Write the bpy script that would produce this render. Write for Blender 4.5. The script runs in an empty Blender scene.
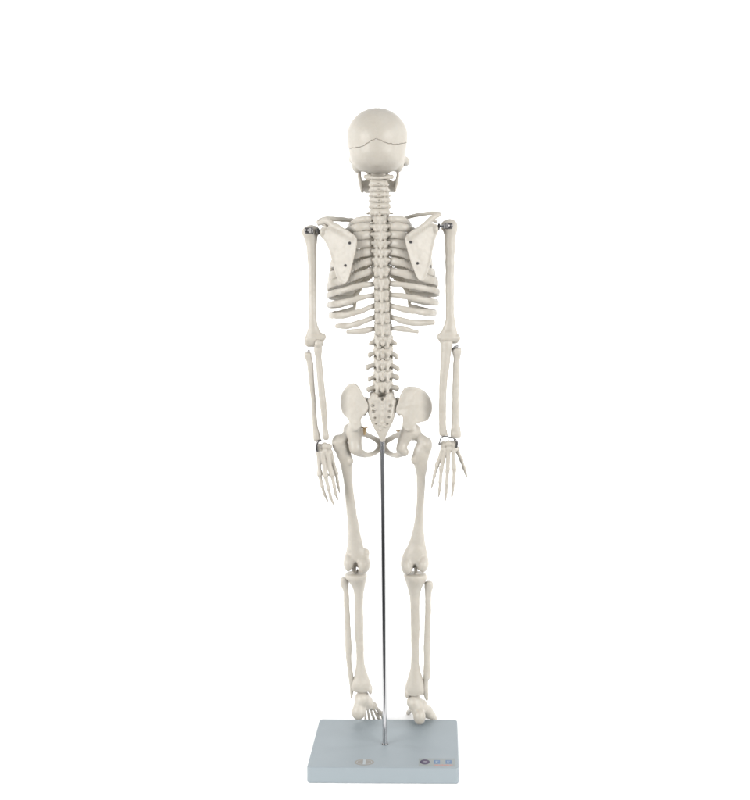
import bpy, bmesh, math
import numpy as np
from mathutils import Vector, Matrix

# ------------------------------------------------------------------ units
# The model is laid out in units of 1.4 mm; D0 is the camera's distance to the rod.
U = 0.0014
D0 = 1500.0 / 1.4
AX, AY = 429.0, 255.0        # where the optical axis meets the plane of the rod
FLOOR = -504.0
SC = bpy.context.scene
COL = SC.collection


def W(x, y, d):
    """a measured position (across, down, depth behind the rod) -> model units"""
    s = 1.0 + d / D0
    return np.array([(x - AX) * s, d, -(y - AY) * s], dtype=np.float64)


# ------------------------------------------------------------------ signed distance modelling
BIG = 1e3


def smin(a, b, k):
    if k <= 0:
        return np.minimum(a, b)
    h = np.clip(0.5 + 0.5 * (b - a) / k, 0, 1)
    return b * (1 - h) + a * h - k * h * (1 - h)


def catmull(pts, n):
    P = np.asarray(pts, float)
    if len(P) < 3 or n <= 1:
        return P
    Q = np.vstack([2 * P[0] - P[1], P, 2 * P[-1] - P[-2]])
    out = []
    for i in range(1, len(Q) - 2):
        for j in range(n):
            t = j / n
            out.append(0.5 * (2 * Q[i] + (Q[i + 1] - Q[i - 1]) * t
                              + (2 * Q[i - 1] - 5 * Q[i] + 4 * Q[i + 1] - Q[i + 2]) * t * t
                              + (3 * Q[i] - Q[i - 1] - 3 * Q[i + 1] + Q[i + 2]) * t ** 3))
    out.append(P[-1])
    return np.array(out)


def rot_xyz(rx, ry, rz):
    m = Matrix.Rotation(math.radians(rz), 3, 'Z') @ Matrix.Rotation(math.radians(ry), 3, 'Y') @ Matrix.Rotation(math.radians(rx), 3, 'X')
    return np.array(m)


def ell(c, r, rot=None):
    c = np.asarray(c, float); r = np.asarray(r, float)
    R = rot_xyz(*rot) if rot else None
    ext = max(r) if rot else r

    def f(X, Y, Z):
        x, y, z = X - c[0], Y - c[1], Z - c[2]
        if R is not None:
            x, y, z = (R[0, 0] * x + R[1, 0] * y + R[2, 0] * z,
                       R[0, 1] * x + R[1, 1] * y + R[2, 1] * z,
                       R[0, 2] * x + R[1, 2] * y + R[2, 2] * z)
        k0 = np.sqrt((x / r[0]) ** 2 + (y / r[1]) ** 2 + (z / r[2]) ** 2)
        k1 = np.sqrt((x / r[0] ** 2) ** 2 + (y / r[1] ** 2) ** 2 + (z / r[2] ** 2) ** 2) + 1e-6
        return k0 * (k0 - 1.0) / k1
    return [(c - ext, c + ext, f)]


def rbox(c, hs, rad, rot=None):
    c = np.asarray(c, float); hs = np.asarray(hs, float)
    R = rot_xyz(*rot) if rot else None
    ext = np.linalg.norm(hs) if rot else hs

    def f(X, Y, Z):
        x, y, z = X - c[0], Y - c[1], Z - c[2]
        if R is not None:
            x, y, z = (R[0, 0] * x + R[1, 0] * y + R[2, 0] * z,
                       R[0, 1] * x + R[1, 1] * y + R[2, 1] * z,
                       R[0, 2] * x + R[1, 2] * y + R[2, 2] * z)
        qx, qy, qz = abs(x) - hs[0] + rad, abs(y) - hs[1] + rad, abs(z) - hs[2] + rad
        return (np.sqrt(np.maximum(qx, 0) ** 2 + np.maximum(qy, 0) ** 2 + np.maximum(qz, 0) ** 2)
                + np.minimum(np.maximum(qx, np.maximum(qy, qz)), 0) - rad)
    return [(c - ext, c + ext, f)]


def chain(pts, rh, rv=None, n=4, up=(0, 0, 1)):
    """smooth tapered tube; rh / rv are the radii across and along 'up'"""
    pts = np.asarray(pts, float)
    rh = np.broadcast_to(np.asarray(rh, float), (len(pts),))
    rv = rh if rv is None else np.broadcast_to(np.asarray(rv, float), (len(pts),))
    A = catmull(np.column_stack([pts, rh, rv]), n)
    up = np.asarray(up, float) / np.linalg.norm(up)
    out = []
    for i in range(len(A) - 1):
        a, b = A[i], A[i + 1]
        m = max(a[3], b[3], a[4], b[4])

        def f(X, Y, Z, a=a, b=b):
            ab = b[:3] - a[:3]
            L2 = ab @ ab + 1e-9
            x, y, z = X - a[0], Y - a[1], Z - a[2]
            t = np.clip((x * ab[0] + y * ab[1] + z * ab[2]) / L2, 0, 1)
            x = x - t * ab[0]; y = y - t * ab[1]; z = z - t * ab[2]
            r1 = a[3] + t * (b[3] - a[3]); r2 = a[4] + t * (b[4] - a[4])
            v = x * up[0] + y * up[1] + z * up[2]
            q = x * x + y * y + z * z
            h2 = np.maximum(q - v * v, 0)
            return (np.sqrt(h2 / (r1 * r1) + v * v / (r2 * r2)) - 1.0) * np.minimum(r1, r2)
        out.append((np.minimum(a[:3], b[:3]) - m, np.maximum(a[:3], b[:3]) + m, f))
    return out


def stack(rows, dep, ratio=0.9, rad=2.0, n=5, power=2.0):
    """long bone from its measured outline: rows (y, left, right); dep [(y, depth)];
    ratio of depth to width, a number or [(y, ratio)]"""
    ys = np.array([r[0] for r in rows], float)
    R = catmull(np.array(rows, float), n)
    o = np.argsort(R[:, 0]); R = R[o]
    dd = np.interp(R[:, 0], [p[0] for p in dep], [p[1] for p in dep])
    rt = np.full(len(R), ratio) if np.isscalar(ratio) else np.interp(R[:, 0], [p[0] for p in ratio], [p[1] for p in ratio])
    s = 1 + dd / D0
    zc = -(R[:, 0] - AY) * s
    xc = ((R[:, 1] + R[:, 2]) / 2 - AX) * s
    rx = (R[:, 2] - R[:, 1]) / 2 * s
    ry = rx * rt
    o = np.argsort(zc); zc, xc, rx, ry, dd = zc[o], xc[o], rx[o], ry[o], dd[o]
    z0, z1 = zc[0], zc[-1]
    lo = np.array([(xc - rx).min(), (dd - ry).min(), z0]); hi = np.array([(xc + rx).max(), (dd + ry).max(), z1])

    def f(X, Y, Z):
        cx = np.interp(Z, zc, xc); cd = np.interp(Z, zc, dd)
        a = np.interp(Z, zc, rx); b = np.interp(Z, zc, ry)
        e = ((np.abs((X - cx) / a) ** power + np.abs((Y - cd) / b) ** power) ** (1 / power) - 1) * np.minimum(a, b)
        g = np.maximum(z0 - Z, Z - z1)
        e = e + rad; g = g + rad
        return np.sqrt(np.maximum(e, 0) ** 2 + np.maximum(g, 0) ** 2) + np.minimum(np.maximum(e, g), 0) - rad
    return [(lo, hi, f)]


def plate(poly, dfun, thick, rim=0.0, rimw=2.5, rad=0.8, n=4):
    """curved plate: outline in measured positions, dfun(x, y) its depth"""
    P = catmull(np.array(list(poly) + [poly[0]], float), n)[:-1] if n > 1 else np.array(poly, float)
    V = np.array([W(p[0], p[1], dfun(p[0], p[1])) for p in P])
    dm = V[:, 1].mean(); sm = 1 + dm / D0
    xz = V[:, [0, 2]]
    lo = np.array([xz[:, 0].min(), V[:, 1].min() - 8 - thick, xz[:, 1].min()])
    hi = np.array([xz[:, 0].max(), V[:, 1].max() + 8 + thick, xz[:, 1].max()])

    def f(X, Y, Z):
        x = X[:, 0, 0]; z = Z[0, 0, :]
        gx, gz = np.meshgrid(x, z, indexing='ij')
        best = np.full(gx.shape, 1e9); ins = np.zeros(gx.shape, bool)
        for i in range(len(xz)):
            a = xz[i]; b = xz[(i + 1) % len(xz)]
            e = b - a
            t = np.clip(((gx - a[0]) * e[0] + (gz - a[1]) * e[1]) / (e @ e + 1e-9), 0, 1)
            best = np.minimum(best, (gx - a[0] - t * e[0]) ** 2 + (gz - a[1] - t * e[1]) ** 2)
            if a[1] != b[1]:
                c = (a[1] > gz) != (b[1] > gz)
                ins ^= c & (gx < a[0] + (gz - a[1]) / (b[1] - a[1]) * e[0])
        d2 = np.where(ins, -1, 1) * np.sqrt(best)
        px = AX + gx / sm; py = AY - gz / sm
        dep = dfun(px, py)
        sl = np.gradient(dep, x, z) if dep.shape[0] > 1 and dep.shape[1] > 1 else (0, 0)
        g = 1 / np.sqrt(1 + sl[0] ** 2 + sl[1] ** 2)
        t = thick + rim * np.exp(-(d2 / rimw) ** 2)
        e = (np.abs(Y - dep[:, None, :]) * g[:, None, :] - t[:, None, :]) + rad
        q = d2[:, None, :] + rad
        return np.sqrt(np.maximum(e, 0) ** 2 + np.maximum(q, 0) ** 2) + np.minimum(np.maximum(e, q), 0) - rad
    return [(lo, hi, f)]


def surface_nets(F, org, h):
    S = F < 0
    c = [S[i:F.shape[0] - 1 + i, j:F.shape[1] - 1 + j, k:F.shape[2] - 1 + k] for i in (0, 1) for j in (0, 1) for k in (0, 1)]
    anyv = np.logical_or.reduce(c); allv = np.logical_and.reduce(c)
    idx = np.argwhere(anyv & ~allv)
    N = len(idx)
    off = np.array([(i, j, k) for i in (0, 1) for j in (0, 1) for k in (0, 1)])
    vals = np.stack([F[idx[:, 0] + o[0], idx[:, 1] + o[1], idx[:, 2] + o[2]] for o in off], 1)
    acc = np.zeros((N, 3)); cnt = np.zeros((N, 1))
    for a in range(8):
        for ax in range(3):
            if off[a][ax] == 0:
                o2 = off[a].copy(); o2[ax] = 1
                b = o2[0] * 4 + o2[1] * 2 + o2[2]
                va, vb = vals[:, a], vals[:, b]
                m = (va < 0) != (vb < 0)
                t = np.where(m, va / np.where(m, va - vb, 1), 0)
                p = off[a][None, :] + t[:, None] * (o2 - off[a])[None, :]
                acc += np.where(m[:, None], p, 0); cnt += m[:, None]
    V = org + h * (idx + acc / cnt)
    vid = np.full(anyv.shape, -1, np.int64)
    vid[idx[:, 0], idx[:, 1], idx[:, 2]] = np.arange(N)
    faces = []
    for ax in range(3):
        a1, a2 = (ax + 1) % 3, (ax + 2) % 3
        sl0 = [slice(None)] * 3; sl1 = [slice(None)] * 3
        sl0[ax] = slice(0, -1); sl1[ax] = slice(1, None)
        A = S[tuple(sl0)]; B = S[tuple(sl1)]
        e = np.argwhere(A != B)
        e = e[(e[:, a1] > 0) & (e[:, a2] > 0) & (e[:, a1] < F.shape[a1] - 1) & (e[:, a2] < F.shape[a2] - 1)]
        flip = A[e[:, 0], e[:, 1], e[:, 2]]
        q = []
        for u, w in ((1, 1), (0, 1), (0, 0), (1, 0)):
            c2 = e.copy(); c2[:, a1] -= u; c2[:, a2] -= w
            q.append(vid[c2[:, 0], c2[:, 1], c2[:, 2]])
        q = np.stack(q, 1)
        q[~flip] = q[~flip][:, ::-1]
        faces.append(q)
    return V, np.concatenate(faces)


def lattice_noise(ax, step, _r=np.random.RandomState(7)):
    Ws = []
    for a in ax:
        u = (a - a[0]) / step
        n = int(u[-1]) + 2
        i = u.astype(int); f = u - i; f = f * f * (3 - 2 * f)
        M = np.zeros((len(a), n)); M[np.arange(len(a)), i] = 1 - f; M[np.arange(len(a)), i + 1] += f
        Ws.append(M)
    L = _r.uniform(-1, 1, [w.shape[1] for w in Ws])
    L = np.tensordot(Ws[0], L, (1, 0))
    L = np.einsum('jb,ibc->ijc', Ws[1], L)
    return np.einsum('kc,ijc->ijk', Ws[2], L)


class Solid:
    def __init__(self, h=0.5, rough=0.55):
        self.h = h; self.rough = rough if h > .35 else 0; self.ops = []; self.grooves = []

    def add(self, prims, k=1.5):
        self.ops.append((prims, k, 1)); return self

    def cut(self, prims, k=0.6):
        self.ops.append((prims, k, -1)); return self

    def build(self, name, mat, parent, jitter=None):
        h = self.h
        lo = np.min([p[0] for o in self.ops if o[2] > 0 for p in o[0]], axis=0) - 4 * h - 1
        hi = np.max([p[1] for o in self.ops if o[2] > 0 for p in o[0]], axis=0) + 4 * h + 1
        n = np.ceil((hi - lo) / h).astype(int) + 1
        ax = [lo[i] + h * np.arange(n[i]) for i in range(3)]
        F = np.full(n, BIG)
        for prims, k, sign in self.ops:
            m = k + 3 * h
            l2 = np.min([p[0] for p in prims], axis=0) - m; h2 = np.max([p[1] for p in prims], axis=0) + m
            i0 = np.clip(np.floor((l2 - lo) / h).astype(int), 0, n - 1); i1 = np.clip(np.ceil((h2 - lo) / h).astype(int) + 1, 1, n)
            if np.any(i1 <= i0):
                continue
            T = np.full(i1 - i0, BIG)
            for pl, ph, f in prims:
                j0 = np.clip(np.floor((pl - m - lo) / h).astype(int), i0, i1 - 1); j1 = np.clip(np.ceil((ph + m - lo) / h).astype(int) + 1, i0 + 1, i1)
                if np.any(j1 <= j0):
                    continue
                v = f(ax[0][j0[0]:j1[0], None, None], ax[1][None, j0[1]:j1[1], None], ax[2][None, None, j0[2]:j1[2]])
                s = tuple(slice(a - c, b - c) for a, b, c in zip(j0, j1, i0))
                T[s] = np.minimum(T[s], v)
            s = tuple(slice(a, b) for a, b in zip(i0, i1))
            if sign > 0:
                F[s] = smin(F[s], T, k)
            else:
                F[s] = -smin(-F[s], T, k)
        X, Y, Z = ax[0][:, None, None], ax[1][None, :, None], ax[2][None, None, :]
        if mat is BONE and self.rough > 0:
            for step, amp in ((7.0, 0.55), (3.2, 0.26)):
                F = F + self.rough * amp * lattice_noise(ax, step)
        for g in self.grooves:
            F = F + g(X, Y, Z)
        V, Q = surface_nets(F, lo, h)
        return mesh_obj(name, V, Q, mat, parent)


def mesh_obj(name, V, Q, mat, parent, smooth=True):
    V = np.array(V, float)
    V = V * U
    V[:, 2] -= FLOOR * U
    me = bpy.data.meshes.new(name)
    me.from_pydata(V.tolist(), [], [tuple(q) for q in np.asarray(Q).tolist()] if not isinstance(Q, list) else Q)
    me.update()
    if smooth:
        me.polygons.foreach_set('use_smooth', [True] * len(me.polygons))
    me.materials.append(mat)
    o = bpy.data.objects.new(name, me)
    COL.objects.link(o)
    if parent is not None:
        o.parent = parent
        r = parent
        while r.parent:
            r = r.parent
        if parent.parent is None and parent.type == 'EMPTY':
            o.matrix_parent_inverse = Matrix.Translation(-parent.location)
        else:
            o.matrix_parent_inverse = Matrix.Identity(4)
    return o


def tube_mesh(name, pts, r, mat, parent, seg=16, n=6, caps=True):
    A = catmull(np.column_stack([np.asarray(pts, float), np.broadcast_to(np.asarray(r, float), (len(pts),))]), n)
    V = []; F = []
    prev = None
    for i, a in enumerate(A):
        t = A[min(i + 1, len(A) - 1)][:3] - A[max(i - 1, 0)][:3]
        t = t / np.linalg.norm(t)
        u = prev if prev is not None else np.cross(t, [0.3, 1, 0.2])
        u = u - t * (u @ t); u /= np.linalg.norm(u); prev = u
        w = np.cross(t, u)
        for j in range(seg):
            p = 2 * math.pi * j / seg
            V.append(a[:3] + a[3] * (math.cos(p) * u + math.sin(p) * w))
    for i in range(len(A) - 1):
        for j in range(seg):
            F.append((i * seg + j, i * seg + (j + 1) % seg, (i + 1) * seg + (j + 1) % seg, (i + 1) * seg + j))
    if caps:      # cap rings of their own, so that the sides keep their own normals
        for k, inward in ((0, True), (len(A) - 1, False)):
            b = len(V)
            V += [V[k * seg + j].copy() for j in range(seg)]
            f = tuple(range(b, b + seg))
            F.append(f[::-1] if inward else f)
    return mesh_obj(name, V, F, mat, parent)


# ------------------------------------------------------------------ materials
def new_mat(name):
    m = bpy.data.materials.new(name); m.use_nodes = True
    nt = m.node_tree
    return m, nt, nt.nodes['Principled BSDF'], nt.links


def bone_mat(name, c1, c2, rough=0.42, fine=0.00012):
    m, nt, b, L = new_mat(name)
    tc = nt.nodes.new('ShaderNodeTexCoord')
    n1 = nt.nodes.new('ShaderNodeTexNoise'); n1.inputs['Scale'].default_value = 28; n1.inputs['Detail'].default_value = 5
    n2 = nt.nodes.new('ShaderNodeTexNoise'); n2.inputs['Scale'].default_value = 240; n2.inputs['Detail'].default_value = 4
    n3 = nt.nodes.new('ShaderNodeTexNoise'); n3.inputs['Scale'].default_value = 1500; n3.inputs['Detail'].default_value = 3
    for n in (n1, n2, n3):
        L.new(tc.outputs['Object'], n.inputs['Vector'])
    add = nt.nodes.new('ShaderNodeMath'); add.operation = 'MULTIPLY_ADD'
    L.new(n2.outputs['Fac'], add.inputs[0]); add.inputs[1].default_value = 0.45
    L.new(n1.outputs['Fac'], add.inputs[2])
    mr = nt.nodes.new('ShaderNodeMapRange'); mr.inputs['From Min'].default_value = 0.5; mr.inputs['From Max'].default_value = 0.95
    L.new(add.outputs[0], mr.inputs['Value'])
    mx = nt.nodes.new('ShaderNodeMix'); mx.data_type = 'RGBA'
    mx.inputs['A'].default_value = (*c1, 1); mx.inputs['B'].default_value = (*c2, 1)
    L.new(mr.outputs['Result'], mx.inputs['Factor'])
    L.new(mx.outputs['Result'], b.inputs['Base Color'])
    rr = nt.nodes.new('ShaderNodeMapRange'); rr.inputs['To Min'].default_value = rough - 0.1; rr.inputs['To Max'].default_value = rough + 0.12
    L.new(n2.outputs['Fac'], rr.inputs['Value']); L.new(rr.outputs['Result'], b.inputs['Roughness'])
    bp = nt.nodes.new('ShaderNodeBump'); bp.inputs['Strength'].default_value = 0.45; bp.inputs['Distance'].default_value = 0.0005
    bp2 = nt.nodes.new('ShaderNodeBump'); bp2.inputs['Strength'].default_value = 0.4; bp2.inputs['Distance'].default_value = fine
    L.new(n2.outputs['Fac'], bp.inputs['Height']); L.new(n3.outputs['Fac'], bp2.inputs['Height'])
    L.new(bp.outputs['Normal'], bp2.inputs['Normal']); L.new(bp2.outputs['Normal'], b.inputs['Normal'])
    b.inputs['Specular IOR Level'].default_value = 0.4
    b.inputs['Subsurface Weight'].default_value = 0.12
    b.inputs['Subsurface Radius'].default_value = (1.0, 0.6, 0.35)
    b.inputs['Subsurface Scale'].default_value = 0.003
    return m


def plain_mat(name, c, rough=0.4, metal=0.0, bump=0.0, scale=400, var=0.0):
    m, nt, b, L = new_mat(name)
    b.inputs['Base Color'].default_value = (*c, 1)
    b.inputs['Roughness'].default_value = rough
    b.inputs['Metallic'].default_value = metal
    tc = nt.nodes.new('ShaderNodeTexCoord')
    n = nt.nodes.new('ShaderNodeTexNoise'); n.inputs['Scale'].default_value = scale; n.inputs['Detail'].default_value = 4
    L.new(tc.outputs['Object'], n.inputs['Vector'])
    if bump:
        bp = nt.nodes.new('ShaderNodeBump'); bp.inputs['Strength'].default_value = 0.5; bp.inputs['Distance'].default_value = bump
        L.new(n.outputs['Fac'], bp.inputs['Height']); L.new(bp.outputs['Normal'], b.inputs['Normal'])
    if var:
        n2 = nt.nodes.new('ShaderNodeTexNoise'); n2.inputs['Scale'].default_value = scale * 0.05; n2.inputs['Detail'].default_value = 5
        L.new(tc.outputs['Object'], n2.inputs['Vector'])
        mx = nt.nodes.new('ShaderNodeMix'); mx.data_type = 'RGBA'
        mx.inputs['A'].default_value = (*[v * (1 - var) for v in c], 1); mx.inputs['B'].default_value = (*[min(1, v * (1 + var)) for v in c], 1)
        L.new(n2.outputs['Fac'], mx.inputs['Factor']); L.new(mx.outputs['Result'], b.inputs['Base Color'])
    return m


BONE = bone_mat('ivory_plastic', (0.404, 0.379, 0.337), (0.370, 0.343, 0.298))
CARTILAGE = bone_mat('cream_plastic', (0.385, 0.355, 0.30), (0.345, 0.312, 0.255))
DISC = bone_mat('disc_plastic', (0.38, 0.36, 0.31), (0.33, 0.31, 0.26))
CHROME = plain_mat('chrome', (0.5, 0.5, 0.51), 0.12, 1.0)
STEEL = plain_mat('dark_steel', (0.17, 0.165, 0.165), 0.36, 1.0, 0.00005, 900)
BLACKED = plain_mat('blackened_steel', (0.05, 0.048, 0.046), 0.4, 0.6, 0.00005, 900)
BRASS = plain_mat('brass_wire', (0.5, 0.36, 0.2), 0.4, 0.7)
PAINT = plain_mat('base_paint', (0.211, 0.243, 0.262), 0.5, 0.0, 0.00006, 600, 0.03)
PAPER = plain_mat('sticker_clear', (0.185, 0.205, 0.203), 0.45)
NAVY = plain_mat('sticker_navy', (0.022, 0.012, 0.05), 0.3)
PLUM = plain_mat('sticker_plum', (0.055, 0.022, 0.07), 0.3)
BLUE = plain_mat('sticker_blue', (0.025, 0.085, 0.19), 0.3)
RED = plain_mat('sticker_red', (0.30, 0.13, 0.12), 0.3)
LIGHT = plain_mat('sticker_white', (0.28, 0.31, 0.33), 0.3)
TAN = plain_mat('seal_tan', (0.187, 0.177, 0.162), 0.45, 0.0, 0.00004, 900)
WHITE = plain_mat('white_sweep', (0.93, 0.93, 0.93), 0.9)

# ------------------------------------------------------------------ top-level things
skel = bpy.data.objects.new('anatomical_skeleton', None); COL.objects.link(skel)
skel.location = tuple(W(385, 744, 0) * U - np.array([0, 0, FLOOR * U]))
skel['label'] = 'ivory plastic human skeleton model seen from behind, hanging on a chrome rod above a base'
skel['category'] = 'skeleton'
stand = bpy.data.objects.new('display_stand', None); COL.objects.link(stand)
stand.location = (-43.4 * U, 3.9 * U, 0)
stand['label'] = 'pale blue grey rectangular base with upright chrome rod holding the skeleton'
stand['category'] = 'stand'
for e in (skel, stand):
    e.empty_display_size = 0.03


def P(*pts):
    return np.array([W(*p) for p in pts])


# ------------------------------------------------------------------ skull
def build_skull():
    cx = 377.3

    def cranium(s):
        s.add(ell(W(cx, 140.5, 29), (29.6, 39, 32)), 0)
        s.add(ell(W(cx + .3, 135, 24), (29.8, 31, 25.5)), 6)
        s.add(ell(W(cx + 0.3, 151.5, 22), (27.3, 30, 19.5)), 6)
        s.add(ell(W(cx, 152, 1), (15, 9, 14)), 8)                           # occipital bulge
        s.add(ell(W(cx - 11, 158.5, 20), (14.5, 20, 13.2)), 5)
        s.add(ell(W(cx + 11.5, 158.5, 20), (14.5, 20, 13.2)), 5)
        s.add(ell(W(cx, 134, 50), (26, 16, 22)), 8)                         # forehead
        return s

    # saw line of the removable cap, peaked at the back
    xs = np.array([300, 347, 354, 362, 368, 372, 377, 382, 386, 395, 401, 407, 450], float)
    ys = np.array([148, 147.8, 147.6, 147.0, 143.5, 140.8, 139.0, 141.0, 143.0, 144.5, 143.2, 141.0, 140], float)

    def capcut(upper, gap):
        def f(X, Y, Z):
            px = AX + X / 1.0
            wob = 0.3 * np.sin(X * 1.3 + .6) + 0.3 * np.sin(X * 2.9 + 1) * np.sin(X * .37)
            zc = -(np.interp(px, xs, ys) - AY) + wob
            zc = zc * (1 + 0 * Y) * (1.0 + Y / D0 * 0.55)
            v = (Z - zc)
            return v if upper else (-v - gap)
        return [(W(cx, 140, 29) - 60, W(cx, 140, 29) + 60, f)]

    s = cranium(Solid(0.62, 0))
    # temples, mastoids, base
    s.add(ell(W(357, 166, 24), (5, 6, 7)), 4); s.add(ell(W(398.5, 165.5, 24), (5, 6, 7)), 4)
    s.add(ell(W(cx, 165, 18), (17, 15, 7.5)), 4)
    s.add(ell(W(cx, 166, 32), (16, 16, 7)), 4)
    s.add(ell(W(369, 171, 30), (3.4, 5, 3.2)), 1.5); s.add(ell(W(387, 171, 30), (3.4, 5, 3.2)), 1.5)
    # cheek arches
    s.add(chain(P((353, 157, 26), (351.4, 159, 38), (353, 162, 54), (363, 164, 68)), [3.2, 2.8, 2.4, 3.4], [4.2, 3.8, 3.0, 4.6]), 2)
    s.add(chain(P((402.6, 158.5, 26), (407.2, 161.4, 34), (404.4, 164, 52), (393, 165, 68)), [3.2, 2.8, 2.4, 3.4], [4.2, 3.9, 3.0, 4.6]), 2)
    # face: brow, cheeks, upper jaw
    s.add(ell(W(cx, 155, 64), (22, 9, 8)), 4)
    s.add(ell(W(cx, 164, 62), (15, 12, 12)), 4)
    s.add(ell(W(cx, 174, 66), (11, 10, 7)), 4)
    s.add(chain(P((cx, 157, 74), (cx, 163, 77.5)), [2.6, 2.2]), 2)
    for sx in (-1, 1):
        s.cut(ell(W(cx + sx * 9.5, 158.5, 76), (6.6, 11, 5.8)), 1.5)
    s.cut(ell(W(cx, 168.5, 78), (3.6, 8, 5)), 1.2)
    s.cut(ell(W(cx, 168, 26), (5.5, 7, 6)), 1.0)
    s.cut(capcut(False, 0.16), 0.15)
    sk = s.build('skull', BONE, skel)

    c = cranium(Solid(0.45, 0))
    c.cut(capcut(True, 0.0), 0.15)
    zt = -(139 - AY)
    x0 = W(377, 139, -6)[0]

    def sagittal(X, Y, Z):     # the wavering middle suture running up from the peak
        w = x0 - (Z - zt) * 0.03 + 0.8 * np.sin(Z * 1.7) + 0.5 * np.sin(Z * 3.1 + 1)
        return 0.30 * np.exp(-((X - w) / 0.42) ** 2) * (Z > zt) * (Y < 40)
    c.grooves.append(sagittal)
    c.build('skull_cap', BONE, sk)

    j = Solid(0.5)
    for x0, x1, x2, x3 in ((359.2, 359.4, 361.8, 367.5), (397.6, 397.8, 395.2, 388.5)):
        j.add(chain(P((x0, 167, 34), (x1, 176, 33), (x2, 187.5, 36)), [1.9, 1.7, 2.0], None), 1)
        j.add(chain(P((x0, 170, 36), (x1, 178, 38), (x2, 186.5, 43)), [1.5, 1.3, 1.8], [6, 6, 5.5], up=(0, 1, 0)), 1.5)
        j.add(chain(P((x2, 186.6, 40), (x3, 186.4, 58), (378, 188, 74)), [2.0, 2.3, 3.2], [6.2, 6.8, 7.4]), 2)
    jaw = j.build('jaw', BONE, sk)
    t = Solid(0.4)
    for row, (y, r) in enumerate(((178.4, 1.9), (181.8, 1.8))):
        for i in range(13):
            a = math.radians(-78 + 13 * i)
            t.add(ell(W(378 + 11 * math.sin(a), y, 60 + 14 * math.cos(a)), (1.25, 1.25, r)), 0.2)
    t.build('teeth', CARTILAGE, sk)


# ------------------------------------------------------------------ spine
VERT = []   # (kind, x, y, d)
for i, (x, y, d) in enumerate(((378.2, 177.3, 21), (378.6, 183.6, 19), (378.9, 189.2, 17.5), (379.1, 194.7, 16.5), (379.3, 200.2, 15), (379.5, 206, 12.5), (379.7, 212.4, 9))):
    VERT.append(('cervical_vertebra', x, y, d, i))
for i, (x, y, d) in enumerate(((379.9, 219.4, 6), (380.2, 227.3, 4), (380.4, 235.4, 2.2), (380.6, 243.8, 1), (380.8, 252.4, 0.3), (381, 261.2, 0), (381.2, 271, 0), (381.4, 283, 0.4), (381.7, 295, 1), (382, 306.2, 2), (382.3, 317.4, 3.4), (382.5, 328.8, 5))):
    VERT.append(('thoracic_vertebra', x, y, d, i))
for i, (x, y, d) in enumerate(((382.7, 341, 6.5), (382.7, 352.8, 8), (382.7, 364.6, 9), (382.6, 376, 9), (382.4, 387.2, 8))):
    VERT.append(('lumbar_vertebra', x, y, d, i))


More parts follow.
